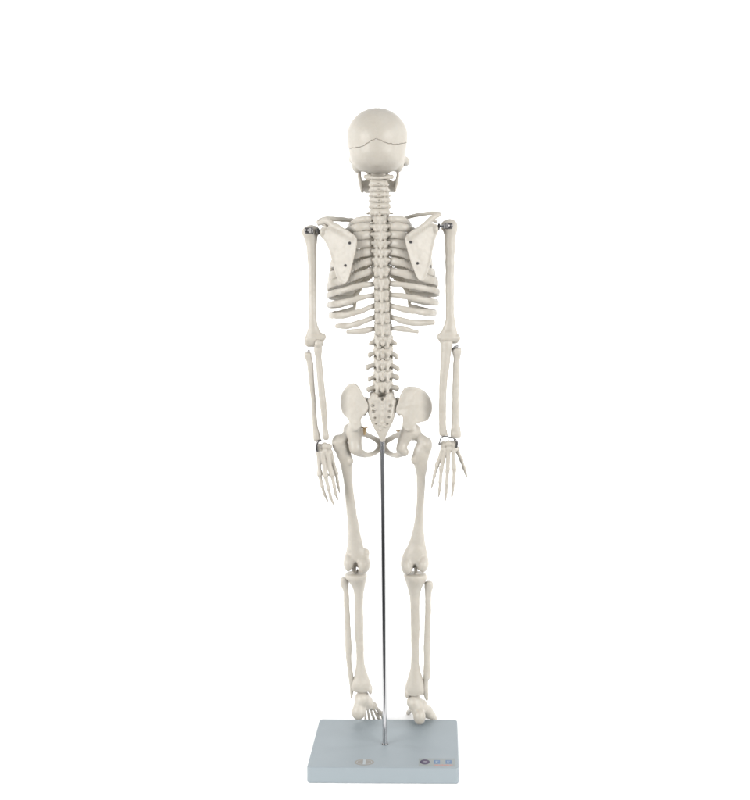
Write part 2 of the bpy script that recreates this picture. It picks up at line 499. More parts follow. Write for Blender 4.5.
def build_spine():
    rng = np.random.RandomState(4)
    for q, (kind, x, y, d, i) in enumerate(VERT):
        c = W(x, y, d)
        up = (W(VERT[q - 1][1], VERT[q - 1][2], VERT[q - 1][3]) - c) if q else np.array([0, 0, 6.])
        dn = (W(VERT[q + 1][1], VERT[q + 1][2], VERT[q + 1][3]) - c) if q + 1 < len(VERT) else np.array([0, 0, -10.])
        hgt = (np.linalg.norm(up) + np.linalg.norm(dn)) / 2
        L = lambda a, b, e: c + np.array([a, b, e])      # across, depth, up
        s = Solid(0.42)
        j = lambda: rng.uniform(-0.25, 0.25)
        if kind == 'cervical_vertebra':
            if i == 0:      # atlas: a ring
                ring = [(-13.5, 9, 1.2), (-9, 5, 0.8), (-5, 0.5, -0.4), (0, -1.2, -0.9), (5, 0.5, -0.4), (9, 5, 0.8), (13.5, 9, 1.2)]
                s.add(chain([L(*p) for p in ring], [2.1, 1.8, 1.5, 1.6, 1.5, 1.8, 2.1], [2.3, 2.1, 1.8, 1.7, 1.8, 2.1, 2.3]), 0)
                s.add(chain([L(-9, 6, 0.6), L(-8, 14, 0), L(0, 18, 0), L(8, 14, 0), L(9, 6, 0.6)], [3, 3, 2, 3, 3], [3, 3, 2.5, 3, 3]), 1.5)
                s.build(kind, BONE, skel)
                continue
            hw = (0, 8.6, 8.9, 9.6, 9.8, 9.6, 9.4)[i]
            s.add(rbox(L(0, 15, 0), (7, 5.5, hgt * 0.36), 2.2), 0)
            s.add(chain([L(-hw + 1.5, 5, 0.6), L(-4.5, 1.2, 0.3), L(0, -0.6, 0), L(4.5, 1.2, 0.3), L(hw - 1.5, 5, 0.6)], [2.2, 1.9, 1.8, 1.9, 2.2], [hgt * .56, hgt * .52, hgt * .5, hgt * .52, hgt * .56]), 1.5)
            for sx in (-1, 1):
                s.add(ell(L(sx * (hw - 2.3), 5.5, j()), (3.1, 4.6, hgt * 0.56), (-25, 0, 0)), 1.2)
                s.add(chain([L(sx * 6, 10, 0), L(sx * (hw + (3.4 if i == 6 else 0.7)), 8, -0.6)], [1.8, 1.2 if i == 6 else 1.4], None), 1.5)
                if i < 6:
                    s.add(chain([L(0, -1, -0.4), L(sx * 0.9, -5.4, -1.6)], [1.2, 1.0]), 0.6)
            if i == 6:
                s.add(chain([L(0, -1, -0.5), L(0.2, -7.5, -2.6)], [1.2, 1.25], [1.8, 1.3]), 0.8)
        elif kind == 'thoracic_vertebra':
            tw = (12.0, 11.2, 10.6, 10.4, 10.0, 9.4, 8.8, 8.2, 7.6, 7.0, 6.4, 6.6)[i]
            lw = (7.4, 7.2, 7.1, 7.1, 7.1, 7.1, 7.1, 7.2, 7.2, 7.4, 7.6, 7.8)[i]
            s.add(rbox(L(0, 15.5, 0), (7.6 + .15 * i, 6.6, hgt * 0.38), 2.4), 0)
            s.add(rbox(L(0, 2.4, -0.4), (lw, 2.7, hgt * 0.5), 2.4, (9, 0, 0)), 1.5)
            s.add(ell(L(0, 2.6, -hgt * 0.22), (lw * .86, 2.6, hgt * 0.5)), 1.0)
            s.add(chain([L(-4.6, 7, 0.6), L(-4.6, 12, 0.6)], 2.1, 2.6, n=1), 1); s.add(chain([L(4.6, 7, 0.6), L(4.6, 12, 0.6)], 2.1, 2.6, n=1), 1)
            s.add(chain([L(0, 0.2, 1.2), L(0.15 + j(), -1.0, -hgt * 0.30), L(j() * 2, -2.0, -hgt * 0.62)], [1.7, 1.45, 1.15], [2.8, 2.4, 1.4]), 2.2)
            for sx in (-1, 1):
                s.add(chain([L(sx * 3.5, 3.2, 0.8), L(sx * (tw - 1.9), 2.4, 1.2 + j())], [2.2, 1.9], [2.3, 2.1 if i < 9 else 1.6]), 1.2)
                s.add(ell(L(sx * 3.6, 0.8, -hgt * 0.36), (1.9, 1.7, 2.2)), 0.7)
        else:
            tl = ((368.3, 343.6), (367.0, 355), (365.2, 367), (367.2, 379.3), (366.3, 389.3))[i]
            tr = ((397.6, 343.8), (399.2, 356.6), (400.3, 368.8), (399.6, 377.3), (399.6, 388.4))[i]
            s.add(rbox(L(0, 18, 0), (10.2, 7.6, hgt * 0.37), 2.8), 0)
            s.add(rbox(L(0, 4.2, 0.8), (7.6, 2.8, hgt * 0.40), 2.5), 1.5)
            s.add(chain([L(0, 2.2, -0.4), L(j(), -0.8, -1.8), L(j(), -2.2, -2.4)], [1.8, 1.5, 1.5], [3.8, 3.3, 2.6]), 2.2)
            for sx, tp in ((-1, tl), (1, tr)):
                s.add(chain([L(sx * 4.8, 10, 2), L(sx * 4.8, 16, 2)], 2.2, 2.8, n=1), 1.2)
                s.add(chain([L(sx * 3.2, 3.0, -0.5), L(sx * (4.0 + .22 * i), 2.6, -hgt * 0.50)], [2.8, 2.3]), 1.0)
                s.add(chain([L(sx * 5.0, 4.2, 0.5), L(sx * (6.6 + .2 * i), 4.4, hgt * 0.42)], [2.6, 2.1]), 0.9)
                e = W(tp[0] - sx * 2.4, tp[1], d + 8)
                s.add(chain([L(sx * 5, 8, -0.5), (L(sx * 8, 8.4, 0) + e) / 2 + np.array([0, 0, -0.2]), e], [2.0, 2.0, 2.2], [2.7, 2.4, (1.8, 2.8, 2.7, 2.8, 2.9)[i]]), 1.2)
        for _ in range(9):
            r = rng.uniform(.8, 1.5)
            s.add(ell(L(rng.uniform(-6, 6), {'c': 0.6, 't': 0.2, 'l': 1.6}[kind[0]] + rng.uniform(0, .5), rng.uniform(-.45, .45) * hgt), (r, 1.2, r * rng.uniform(.9, 1.6))), 0.9)
        v = s.build(kind, BONE, skel)
        # disc below the body
        if q + 1 < len(VERT) + 1:
            bd = {'c': 15, 't': 15.5, 'l': 18}[kind[0]]
            mid = c + dn / 2 + np.array([0, bd, 0])
            w = {'c': 6.6, 't': 7.2 + .15 * i, 'l': 9.8}[kind[0]]
            dd = {'c': 5.1, 't': 6.2, 'l': 7.2}[kind[0]]
            ds = Solid(0.6)
            ds.add(rbox(mid, (w, dd, max(1.0, np.linalg.norm(dn) * 0.16)), 0.9), 0)
            ds.build('disc', DISC, v)


# ------------------------------------------------------------------ ribs
RIB_L = {
    1: ((374, 219.5), (366, 218.8), (357, 220.6), (348.5, 226)),
    2: ((373, 227), (364, 226.4), (354.5, 228.4), (342, 234.5)),
    3: ((373, 235), (362, 235), (352, 237.2), (338.5, 244.5)),
    4: ((374, 243.3), (362, 244), (350, 247.5), (333.5, 254.5)),
    5: ((374, 252), (361, 253.6), (347, 257.6), (330, 264.3)),
    6: ((374, 260.8), (361, 263.8), (346, 270.6), (328.4, 277)),
    7: ((374, 271), (360, 274.6), (345, 279.8), (327, 285.2)),
    8: ((374, 284.2), (360, 285.6), (345, 289.8), (327.2, 294.8)),
    9: ((374.5, 295.4), (360, 298), (345, 302.2), (327.2, 305)),
    10: ((375, 306), (361, 311), (346, 315), (328.8, 315.4)),
    11: ((375.5, 316.8), (362, 321.8), (349, 325.6), (336.5, 326)),
    12: ((375.5, 328.8), (363, 330.8), (347.5, 331.8)),
}
RIB_R = {
    1: ((386, 219.5), (393, 218.6), (402.5, 219.8), (411.5, 225)),
    2: ((387, 227), (396, 226.2), (406, 228), (419, 233.5)),
    3: ((388, 235), (398, 234.8), (409, 237), (423, 243.5)),
    4: ((388, 243.3), (399, 243.6), (411, 246.6), (428.6, 252.8)),
    5: ((388, 252), (400, 253), (414, 256.2), (432.4, 261.5)),
    6: ((388, 260.8), (401, 262.4), (416, 267.8), (435.4, 273.6)),
    7: ((388, 271), (402, 273.6), (418, 276.6), (438.3, 282)),
    8: ((388, 283.4), (403, 284.6), (419, 287.3), (440, 291.8)),
    9: ((388.5, 295), (403, 296.2), (419, 299), (438.6, 302.6)),
    10: ((389, 305.8), (403, 309), (419, 311.6), (436.6, 312.8)),
    11: ((389.5, 316.4), (402, 320.6), (417, 323), (433.5, 322.4)),
    12: ((390, 328.6), (402, 328.8), (417.5, 331.8)),
}
STERN_Y = {1: 228, 2: 235, 3: 243, 4: 251, 5: 259, 6: 266, 7: 271}


def build_ribs():
    mid = 381.3
    for sx, tab in ((-1, RIB_L), (1, RIB_R)):
        last = None
        for i, pts in tab.items():
            vd = VERT[6 + i][3]
            if i <= 10:
                lx, ly = pts[3]
                hw = abs(lx - mid)
                zlat = 36 if i > 2 else 30
                path = [(pts[0][0] - sx * 3, pts[0][1] + 0.4, vd + 9), (pts[0][0] + sx * 2, pts[0][1], vd + 5.4),
                        (*pts[1], vd * .3 + 2.2), (*pts[2], 4.0 if i > 1 else 9),
                        (lx - sx * hw * 0.10, ly - (ly - pts[2][1]) * 0.30, 17 if i > 1 else 20), (lx - sx * 1.8, ly, zlat)]
                dy = {1: (3, 4, 3), 2: (5, 8, 8), 3: (6, 9, 9), 4: (6, 8, 7.5), 5: (6, 9, 9), 6: (5, 8, 8), 7: (4, 6, 6), 8: (2, 3, 2), 9: (0.5, -0.5, -3), 10: (-0.5, -3, -6)}[i]
                fd = (52, 68, 76) if i < 3 else (60, 78, 88)
                if i == 1:
                    path += [(mid + sx * hw * .98, ly + dy[0], 44), (mid + sx * hw * .72, ly + dy[1], 60)]
                else:
                    path += [(mid + sx * hw * .95, ly + dy[0], fd[0]), (mid + sx * hw * .74, ly + dy[1], fd[1]), (mid + sx * hw * .52, ly + dy[2], fd[2])]
                n = len(path)
                rv = np.array([2.2, 2.7, 3.3, 3.6, 3.6, 3.5] + [3.5] * (n - 6))
                if i >= 8:
                    rv = rv * 0.93
                elif 2 <= i <= 7:
                    rv = rv * np.interp(np.arange(n), [0, 1, 2, 4, n - 1], [1.3, 1.38, 1.27, 1.27, 1.27])
                if 2 <= i <= 6:
                    rv[-1] = 5.4; rv[-2] = 4.9
                rh = np.full(n, 1.9)
                s = Solid(0.5).add(chain(P(*path), rh, rv, n=5), 0)
                rib = s.build('rib', BONE, skel)
                e = path[-1]
                if i <= 7:
                    ys = STERN_Y[i]
                    cp = [e, (mid + sx * (abs(e[0] - mid) * .55 + 2), (e[1] * .55 + ys * .45), e[2] + 4), (mid + sx * 5, ys, 92 if i > 1 else 80)]
                else:
                    l = last
                    cp = [e, (e[0] * .5 + l[0] * .5, e[1] * .6 + l[1] * .4, e[2] + 3), l]
                Solid(0.5).add(chain(P(*cp), [1.8, 1.8, 1.7], [5.2, 4.7, 4.4] if 2 <= i <= 6 else [3.6, 3.8, 4.2], n=5), 0).build('costal_cartilage', CARTILAGE, rib)
                last = cp[1]
            elif i == 11:
                path = [(pts[0][0] - sx * 3, pts[0][1], vd + 9), (pts[0][0] + sx * 2, pts[0][1] + .6, vd + 6), (*pts[1], 4.5), (*pts[2], 7), (*pts[3], 20)]
                Solid(0.45).add(chain(P(*path), [1.7, 1.8, 1.8, 1.8, 1.5], [2.0, 2.5, 3.1, 3.3, 2.4], n=6), 0).build('rib', BONE, skel)
            else:
                path = [(pts[0][0] - sx * 3, pts[0][1], vd + 9), (pts[0][0] + sx * 2, pts[0][1], vd + 6), (*pts[1], 7), (*pts[2], 11)]
                Solid(0.45).add(chain(P(*path), [1.6, 1.7, 1.7, 1.4], [1.9, 2.4, 2.9, 2.0], n=6), 0).build('rib', BONE, skel)
    # breastbone
    s = Solid(0.6)
    s.add(rbox(W(381, 229, 84), (11.5, 2.4, 9), 2.2, (-12, 0, 0)), 0)
    s.add(rbox(W(381, 255, 92), (9.4, 2.3, 20), 2.2, (-4, 0, 0)), 2)
    s.add(chain(P((381, 272, 94), (381, 281, 94)), [2.6, 1.4]), 1.5)
    s.build('breastbone', BONE, skel)


# ------------------------------------------------------------------ shoulders
def screw(x, y, d, parent, r=1.5):
    c = W(x, y, d)
    bm = bmesh.new()
    mat = Matrix.Translation(Vector(c)) @ Matrix.Rotation(math.radians(90), 4, 'X')
    bmesh.ops.create_cone(bm, cap_ends=True, segments=24, radius1=r, radius2=r * 0.92, depth=1.0, matrix=mat)
    bmesh.ops.create_cone(bm, cap_ends=True, segments=20, radius1=0.5, radius2=0.5, depth=6.0,
                          matrix=Matrix.Translation(Vector(c + np.array([0, 3.4, 0]))) @ Matrix.Rotation(math.radians(90), 4, 'X'))
    # cross slot
    bmesh.ops.create_cube(bm, size=1.0, matrix=Matrix.Translation(Vector(c + np.array([0, -0.52, 0]))) @ Matrix.Rotation(0.5, 4, 'Y') @ Matrix.Diagonal((r * 1.3, .12, .3, 1)))
    V = [v.co[:] for v in bm.verts]; F = [tuple(v.index for v in f.verts) for f in bm.faces]
    bm.free()
    return mesh_obj('screw', V, F, STEEL, parent, smooth=False)


def build_shoulders():
    # scapula, on the picture's left
    def dl(x, y):
        return -6.5 + (357 - x) * 0.34 + 0.004 * (357 - x) ** 2

    def dr(x, y):
        return -6.5 + (x - 404.5) * 0.34 + 0.004 * (x - 404.5) ** 2
    polyL = [(332, 226), (336.5, 224.2), (342.5, 228.3), (349, 231.6), (354.6, 235.6), (357, 240), (356.2, 248), (354, 258.5), (351.2, 270), (348.8, 279), (345.6, 283.2), (341.6, 283),
             (337.8, 279), (334.4, 270), (331.4, 258), (328.4, 248.6), (324.6, 241), (320.6, 236), (320.8, 230.5), (324, 228)]
    polyR = [(428, 224), (423, 226.2), (415, 230), (408, 234.4), (404.8, 239), (406, 246), (408.8, 255), (411.8, 265), (415, 273.5), (418.4, 279.6), (422.4, 281), (426, 277),
             (429.2, 268), (431.6, 258), (433, 249), (435.2, 240), (437.8, 231.6), (436.8, 226), (433, 223.4)]
    s = Solid(0.45)
    s.add(plate(polyL, dl, 1.0, 0.8, 2.2), 0)
    # ridge and acromion
    s.add(chain(P((352, 237, dl(352, 237) - 0.6), (344, 232.4, dl(344, 232) - .8), (334, 225.6, dl(334, 225) - 1.6), (326, 220.8, dl(326, 220) - 2.2), (318.6, 223.6, dl(320, 223) + 1)),
                [0.8, 1.2, 2.0, 2.4, 1.6], [1.4, 2.2, 3.4, 3.6, 2.3], n=5), 3.2)
    s.add(ell(W(322.8, 232.2, dl(322, 232) + 1), (3.2, 4.2, 5.2)), 1.5); s.add(ell(W(326, 227, dl(326, 227) + 1), (2.6, 3, 3)), 1.2)
    s.add(chain(P((331, 227, dl(331, 227) + 1), (328, 223, 22), (323, 224.5, 32)), [2.2, 2.0, 1.8]), 1.5)
    L = s.build('shoulder_blade', BONE, skel)
    screw(349.6, 243, dl(349.6, 243) - 1.5, L); screw(345.4, 265.4, dl(345.4, 265) - 1.5, L)
    s = Solid(0.45)
    s.add(plate(polyR, dr, 1.0, 0.8, 2.2), 0)
    s.add(chain(P((409, 236, dr(409, 236) - 0.6), (416, 231, dr(416, 231) - .8), (426, 223.4, dr(426, 223) - 1.6), (434, 216.8, dr(434, 216) - 2.2), (440.4, 214.2, dr(440, 214) - 1)),
                [0.8, 1.2, 1.9, 2.0, 1.5], [1.4, 2.2, 3.2, 2.9, 1.9], n=5), 3.2)
    s.add(ell(W(435.6, 229, dr(435, 229) + 1), (3.0, 4.2, 4.8)), 1.5)
    s.add(chain(P((428, 224, dr(428, 224) + 1), (431, 220, 22), (436, 221.5, 32)), [2.2, 2.0, 1.8]), 1.5)
    R = s.build('shoulder_blade', BONE, skel)
    screw(411, 242, dr(411, 242) - 1.5, R); screw(417.6, 263.2, dr(417.6, 263) - 1.5, R)
    # collarbones
    Solid(0.45).add(chain(P((318.5, 221.6, 16), (325, 219, 22), (334, 218.9, 30), (345, 219.8, 44), (357, 221.2, 62), (370, 225.6, 80)), [2.1, 2.3, 2.3, 2.3, 2.4, 3.2], [2.3, 2.6, 2.5, 2.4, 2.5, 3.2]), 0).build('collarbone', BONE, skel)
    Solid(0.45).add(chain(P((439.6, 213.6, 16), (432, 213.2, 22), (423, 214, 30), (412, 216.2, 44), (402, 219.4, 60), (391, 225, 80)), [1.9, 2.1, 2.0, 2.0, 2.2, 3.2], [1.8, 2.0, 2.0, 2.0, 2.2, 3.2]), 0).build('collarbone', BONE, skel)


# ------------------------------------------------------------------ arms
def phalanges(joints, r, parent, name='finger', mat=None):
    """a finger: joints from knuckle to tip, thick at the joints and waisted between"""
    pts = []; rad = []
    for a in range(len(joints) - 1):
        p, q = np.array(joints[a], float), np.array(joints[a + 1], float)
        f = 1 - 0.14 * a
        pts += [p, p * .75 + q * .25, p * .35 + q * .65]
        rad += [r * f * 1.06, r * f * .86, r * f * .84]
    pts.append(np.array(joints[-1], float)); rad.append(r * (1 - .14 * len(joints)) * .75)
    s = Solid(0.33).add(chain(P(*pts), rad, n=3), 0)
    for a in range(1, len(joints) - 1):
        s.add(ell(W(*joints[a]), [r * (1.08 - .13 * a)] * 3), 0.5)
    return s.build(name, BONE, parent)


def ray(s, a, b, r):
    a = np.array(a, float); b = np.array(b, float)
    s.add(chain(P(a, a * .7 + b * .3, a * .3 + b * .7, b), [r * 1.05, r * .88, r * .88, r * 1.1], n=3), 1.0)


def build_arms():
    # ---- upper arms
    s = Solid(0.5)
    s.add(stack([(225.6, 308, 314.4), (227, 304.8, 316.2), (230, 302.6, 318), (234, 302.2, 318.2), (239, 304.2, 317.4), (245, 306, 316.8), (252, 307.1, 316.5), (270, 308.2, 316.3), (290, 308.8, 316.1), (310, 309.2, 316.2), (320, 309, 316.8), (328, 308, 318.6), (334, 306.4, 321.2), (339, 305.2, 322.6), (343, 306.5, 321.5), (345.4, 308.5, 320)],
                [(226, 20), (250, 18), (345, 17)], [(226, 1.0), (250, .95), (320, .9), (334, .52), (345, .5)], 2.2), 0)
    s.add(ell(W(310.4, 231.8, 20.5), (7.6, 7.4, 6.6)), 2); s.add(ell(W(314.5, 231.6, 22), (5, 7, 5.4)), 2)
    s.add(ell(W(323.3, 337, 17), (3.0, 3.2, 3.6)), 2.5)
    s.add(ell(W(307.6, 340, 17), (2.6, 3.2, 3.4)), 2)
    s.add(chain(P((308.5, 343.4, 18), (320.5, 343.4, 18)), [3.6, 3.6], n=1), 1.2)
    s.cut(ell(W(315.5, 334.8, 11.4), (3.6, 2.2, 3.2)), 1.2)
    hl = s.build('upper_arm_bone', BONE, skel)
    s = Solid(0.5)
    s.add(stack([(219.6, 446.6, 452.6), (221, 443.8, 455.4), (224, 442.4, 457.3), (228, 442.4, 457.7), (233, 443.6, 456.8), (239, 444.6, 455.6), (248, 445.1, 454.9), (270, 445.4, 454.3), (290, 445.4, 454.0), (312, 445.7, 454.2), (322, 445, 455), (329, 442.4, 456.4), (334, 440, 458), (338, 438.6, 459.4), (341, 440, 458), (342.6, 442, 456)],
                [(220, 20), (250, 18), (345, 17)], [(220, 1.0), (248, .95), (315, .9), (331, .5), (343, .46)], 2.2), 0)
    s.add(ell(W(449.8, 226.2, 20.5), (7.6, 7.4, 7.0)), 2); s.add(ell(W(446, 226.4, 22), (5, 7, 5.4)), 2)
    s.add(ell(W(440, 336.6, 17), (2.8, 3.2, 3.2)), 2)
    s.add(ell(W(457.6, 338, 17), (2.6, 3.2, 3.2)), 2)
    s.add(chain(P((442.5, 340.6, 18), (455.5, 340.6, 18)), [3.2, 3.2], n=1), 1.2)
    s.cut(ell(W(448, 333, 11.6), (3.8, 2.2, 3.0)), 1.2)
    hr = s.build('upper_arm_bone', BONE, skel)
    # metal joint clips let into the heads
    for h, x, y, sx in ((hl, 309.2, 230.6, -1), (hr, 448.0, 225.8, 1)):
        s = Solid(0.3)
        s.add(rbox(W(x, y, 11.4), (4.4, 1.6, 3.2), 0.9, (0, 0, 10 * sx)), 0)
        s.add(ell(W(x + sx * 2.6, y - 0.3, 10.6), (2.4, 1.6, 2.6)), 0.6)
        s.cut(rbox(W(x - sx * 2.9, y, 9.6), (0.45, 1.6, 4), 0.2), 0.15)
        s.build('joint_clip', STEEL, h)
        tube_mesh('joint_pin', P((x - sx * 2, y, 15), (x - sx * 8.5, y + 0.6, 16), (x - sx * 11.5, y + .6, 16)), [1.4, 1.4, 1.4], CHROME, h, n=3)
        s = Solid(0.3)
        s.add(rbox(W(x - sx * 9.2, y + 1.0, 12.0), (1.2, 2.2, 3.3), 0.3, (0, 8 * sx, 0)), 0)
        s.build('joint_washer', BLACKED, h)
    # ---- forearms
    s = Solid(0.45)
    s.add(stack([(343.6, 316, 321), (345.4, 314.4, 322), (350, 314, 322.2), (355, 314.8, 321.8), (362, 315.8, 322.2), (380, 317.2, 323.8), (400, 319.3, 326.0), (420, 321.8, 327.3), (430, 322.9, 328.0), (436, 323, 329), (440, 323.6, 328.6)], [(344, 15), (400, 15), (440, 18)], .95, 1.6), 0)
    s.add(ell(W(318, 343.5, 13), (3.4, 3.4, 4.5)), 1.2)
    s.build('forearm_bone', BONE, skel)
    s = Solid(0.45)
    s.add(stack([(352, 305.2, 310.8), (353.4, 304.2, 311.6), (357, 304.4, 311.8), (361, 306.4, 312.8), (366, 307.4, 313.4), (380, 308.8, 314.2), (400, 310.9, 315.8), (418, 312.2, 316.8), (428, 312.8, 318.2), (435, 313.2, 320), (440, 313.6, 321.2), (442, 314.4, 320.6)], [(352, 17), (400, 19), (442, 22)], .9, 1.4), 0)
    rl = s.build('forearm_bone', BONE, skel)
    tube_mesh('joint_pin', P((308.4, 354, 17), (308.6, 351, 17), (308.9, 349.8, 17)), [1.5, 1.5, 1.2], STEEL, rl, n=2)
    s = Solid(0.45)
    s.add(stack([(339.6, 444, 451.4), (341.4, 441.2, 452.6), (346, 440.8, 452.4), (353, 440.7, 451.2), (362, 440.4, 450), (380, 439.6, 447.6), (400, 438.8, 446.4), (420, 438.9, 446), (429, 439, 446.4), (434, 439.2, 446.8), (436.6, 440.4, 446)], [(340, 15), (400, 15), (437, 18)], .9, 1.6), 0)
    s.add(chain(P((446.2, 431, 18), (447.2, 435.6, 19)), [1.2, .8]), 1)
    s.build('forearm_bone', BONE, skel)
    s = Solid(0.45)
    s.add(stack([(347.4, 454.6, 460), (349, 452.4, 461.6), (353, 452.4, 461.8), (357, 453.2, 460.6), (364, 453.2, 459.6), (380, 452.6, 459.2), (400, 452.3, 459), (418, 452.1, 459), (427, 451, 460), (433, 450.2, 461), (437.4, 450.2, 461)], [(347, 17), (400, 18), (438, 21)], .85, 1.5), 0)
    rr = s.build('forearm_bone', BONE, skel)
    s = Solid(0.3)
    s.add(chain(P((452.4, 349.4, 15), (454.6, 347.4, 13), (457.6, 346.2, 14)), [1.0, 1.3, 1.1]), 0)
    s.build('joint_clip', STEEL, rr)
    # ---- hands
    s = Solid(0.4)
    for x, y, d, r in ((319.4, 446.6, 20, 3.4), (324.4, 446, 19, 3.6), (329, 446.6, 20, 3.2), (319.6, 451.6, 20, 3.2), (324.2, 451.4, 19, 3.2), (329.4, 452, 21, 3.4)):
        s.add(ell(W(x, y, d), (r, r * .9, r * 1.02)), 1.2)
    MC = [((318.8, 453, 20), (319.6, 474.4, 19)), ((322.8, 453, 18.6), (325.4, 475.6, 17)), ((327.6, 454, 19), (332.0, 475, 18)), ((330.4, 453.6, 22), (336.0, 473.4, 23))]
    for a, b in MC:
        ray(s, a, b, 2.5)
    s.add(ell(W(320.8, 458, 20), (2.6, 2, 6)), 2)
    hand = s.build('hand', BONE, skel)
    phalanges([(319.8, 476, 19), (322.2, 486, 18), (324.4, 494, 19.5), (327.6, 501, 22)], 2.0, hand)
    phalanges([(325.8, 477.2, 17), (328.6, 488.6, 16), (330.6, 497, 18), (333.8, 504.8, 21)], 2.05, hand)
    phalanges([(332.4, 476.6, 18), (334.4, 487, 17), (335.8, 493.6, 19), (337.8, 499.8, 22)], 2.0, hand)
    phalanges([(336.4, 474.8, 23), (337.6, 482, 23), (338.6, 487.4, 24), (339.6, 492.6, 26)], 1.8, hand)
    phalanges([(322, 451, 27), (325.4, 461, 36), (329.4, 470, 38), (332.6, 478, 38)], 2.3, hand, 'thumb')
    tube_mesh('wrist_wire', P((321.6, 440.4, 15.5), (318.6, 440.8, 15), (316.8, 444.2, 15), (316.6, 448.2, 15.5), (317.4, 451.4, 16.4)), [.9, 1.1, 1.25, 1.25, 1.0], STEEL, hand, n=5)
    s = Solid(0.4)
    for x, y, d, r in ((443.4, 444.6, 20, 3.4), (448.6, 443.6, 19, 3.5), (454, 444.4, 20, 3.4), (443.4, 449.4, 20, 3.2), (448.6, 449, 19, 3.2), (454.2, 449.4, 20.5, 3.4), (457.4, 448.6, 23, 2.4)):
        s.add(ell(W(x, y, d), (r, r * .9, r * 1.02)), 1.2)
    MC = [((442.0, 452, 20.5), (437.0, 465.6, 21)), ((444.6, 452, 19.4), (441.4, 468.6, 19)), ((448.6, 452, 18.6), (447.6, 469.6, 18)), ((453.4, 452, 19), (454.4, 468.6, 18.6))]
    for a, b in MC:
        ray(s, a, b, 2.25)
    hand = s.build('hand', BONE, skel)
    phalanges([(436.6, 467.4, 21), (434.4, 475.6, 20.5), (433, 481.4, 22), (431.6, 487.6, 25)], 1.8, hand)
    phalanges([(441.2, 470.4, 19), (440.2, 482, 18.4), (439.6, 489.6, 20), (438.6, 496.6, 23)], 2.0, hand)
    phalanges([(447.4, 471.4, 18), (446.8, 484, 17), (446, 492.4, 19), (445.4, 500.4, 22)], 2.05, hand)
    phalanges([(454.4, 470.4, 18.6), (453.6, 482, 18), (452.8, 489.8, 20), (451.8, 497.4, 23)], 2.0, hand)
    phalanges([(457.6, 451.6, 25), (461.6, 460.4, 28), (464.2, 468.2, 28), (466.8, 476.4, 29)], 2.3, hand, 'thumb')
    tube_mesh('wrist_wire', P((439.6, 443.4, 15.5), (440.6, 438.6, 14.5), (444.4, 436.4, 14), (450.4, 437.2, 14), (456.4, 439.6, 15)), [.55, .55, .5, .55, .7], STEEL, hand, n=6)
    s = Solid(0.3)
    s.add(chain(P((454.4, 440.0, 15.6), (457, 442, 16.6), (456.4, 447.4, 17.6)), [1.0, 1.2, 1.0]), 0)
    s.add(ell(W(439.4, 443.6, 16), (1.2, 1.2, 1.4)), .4)
    s.build('joint_clip', STEEL, hand)


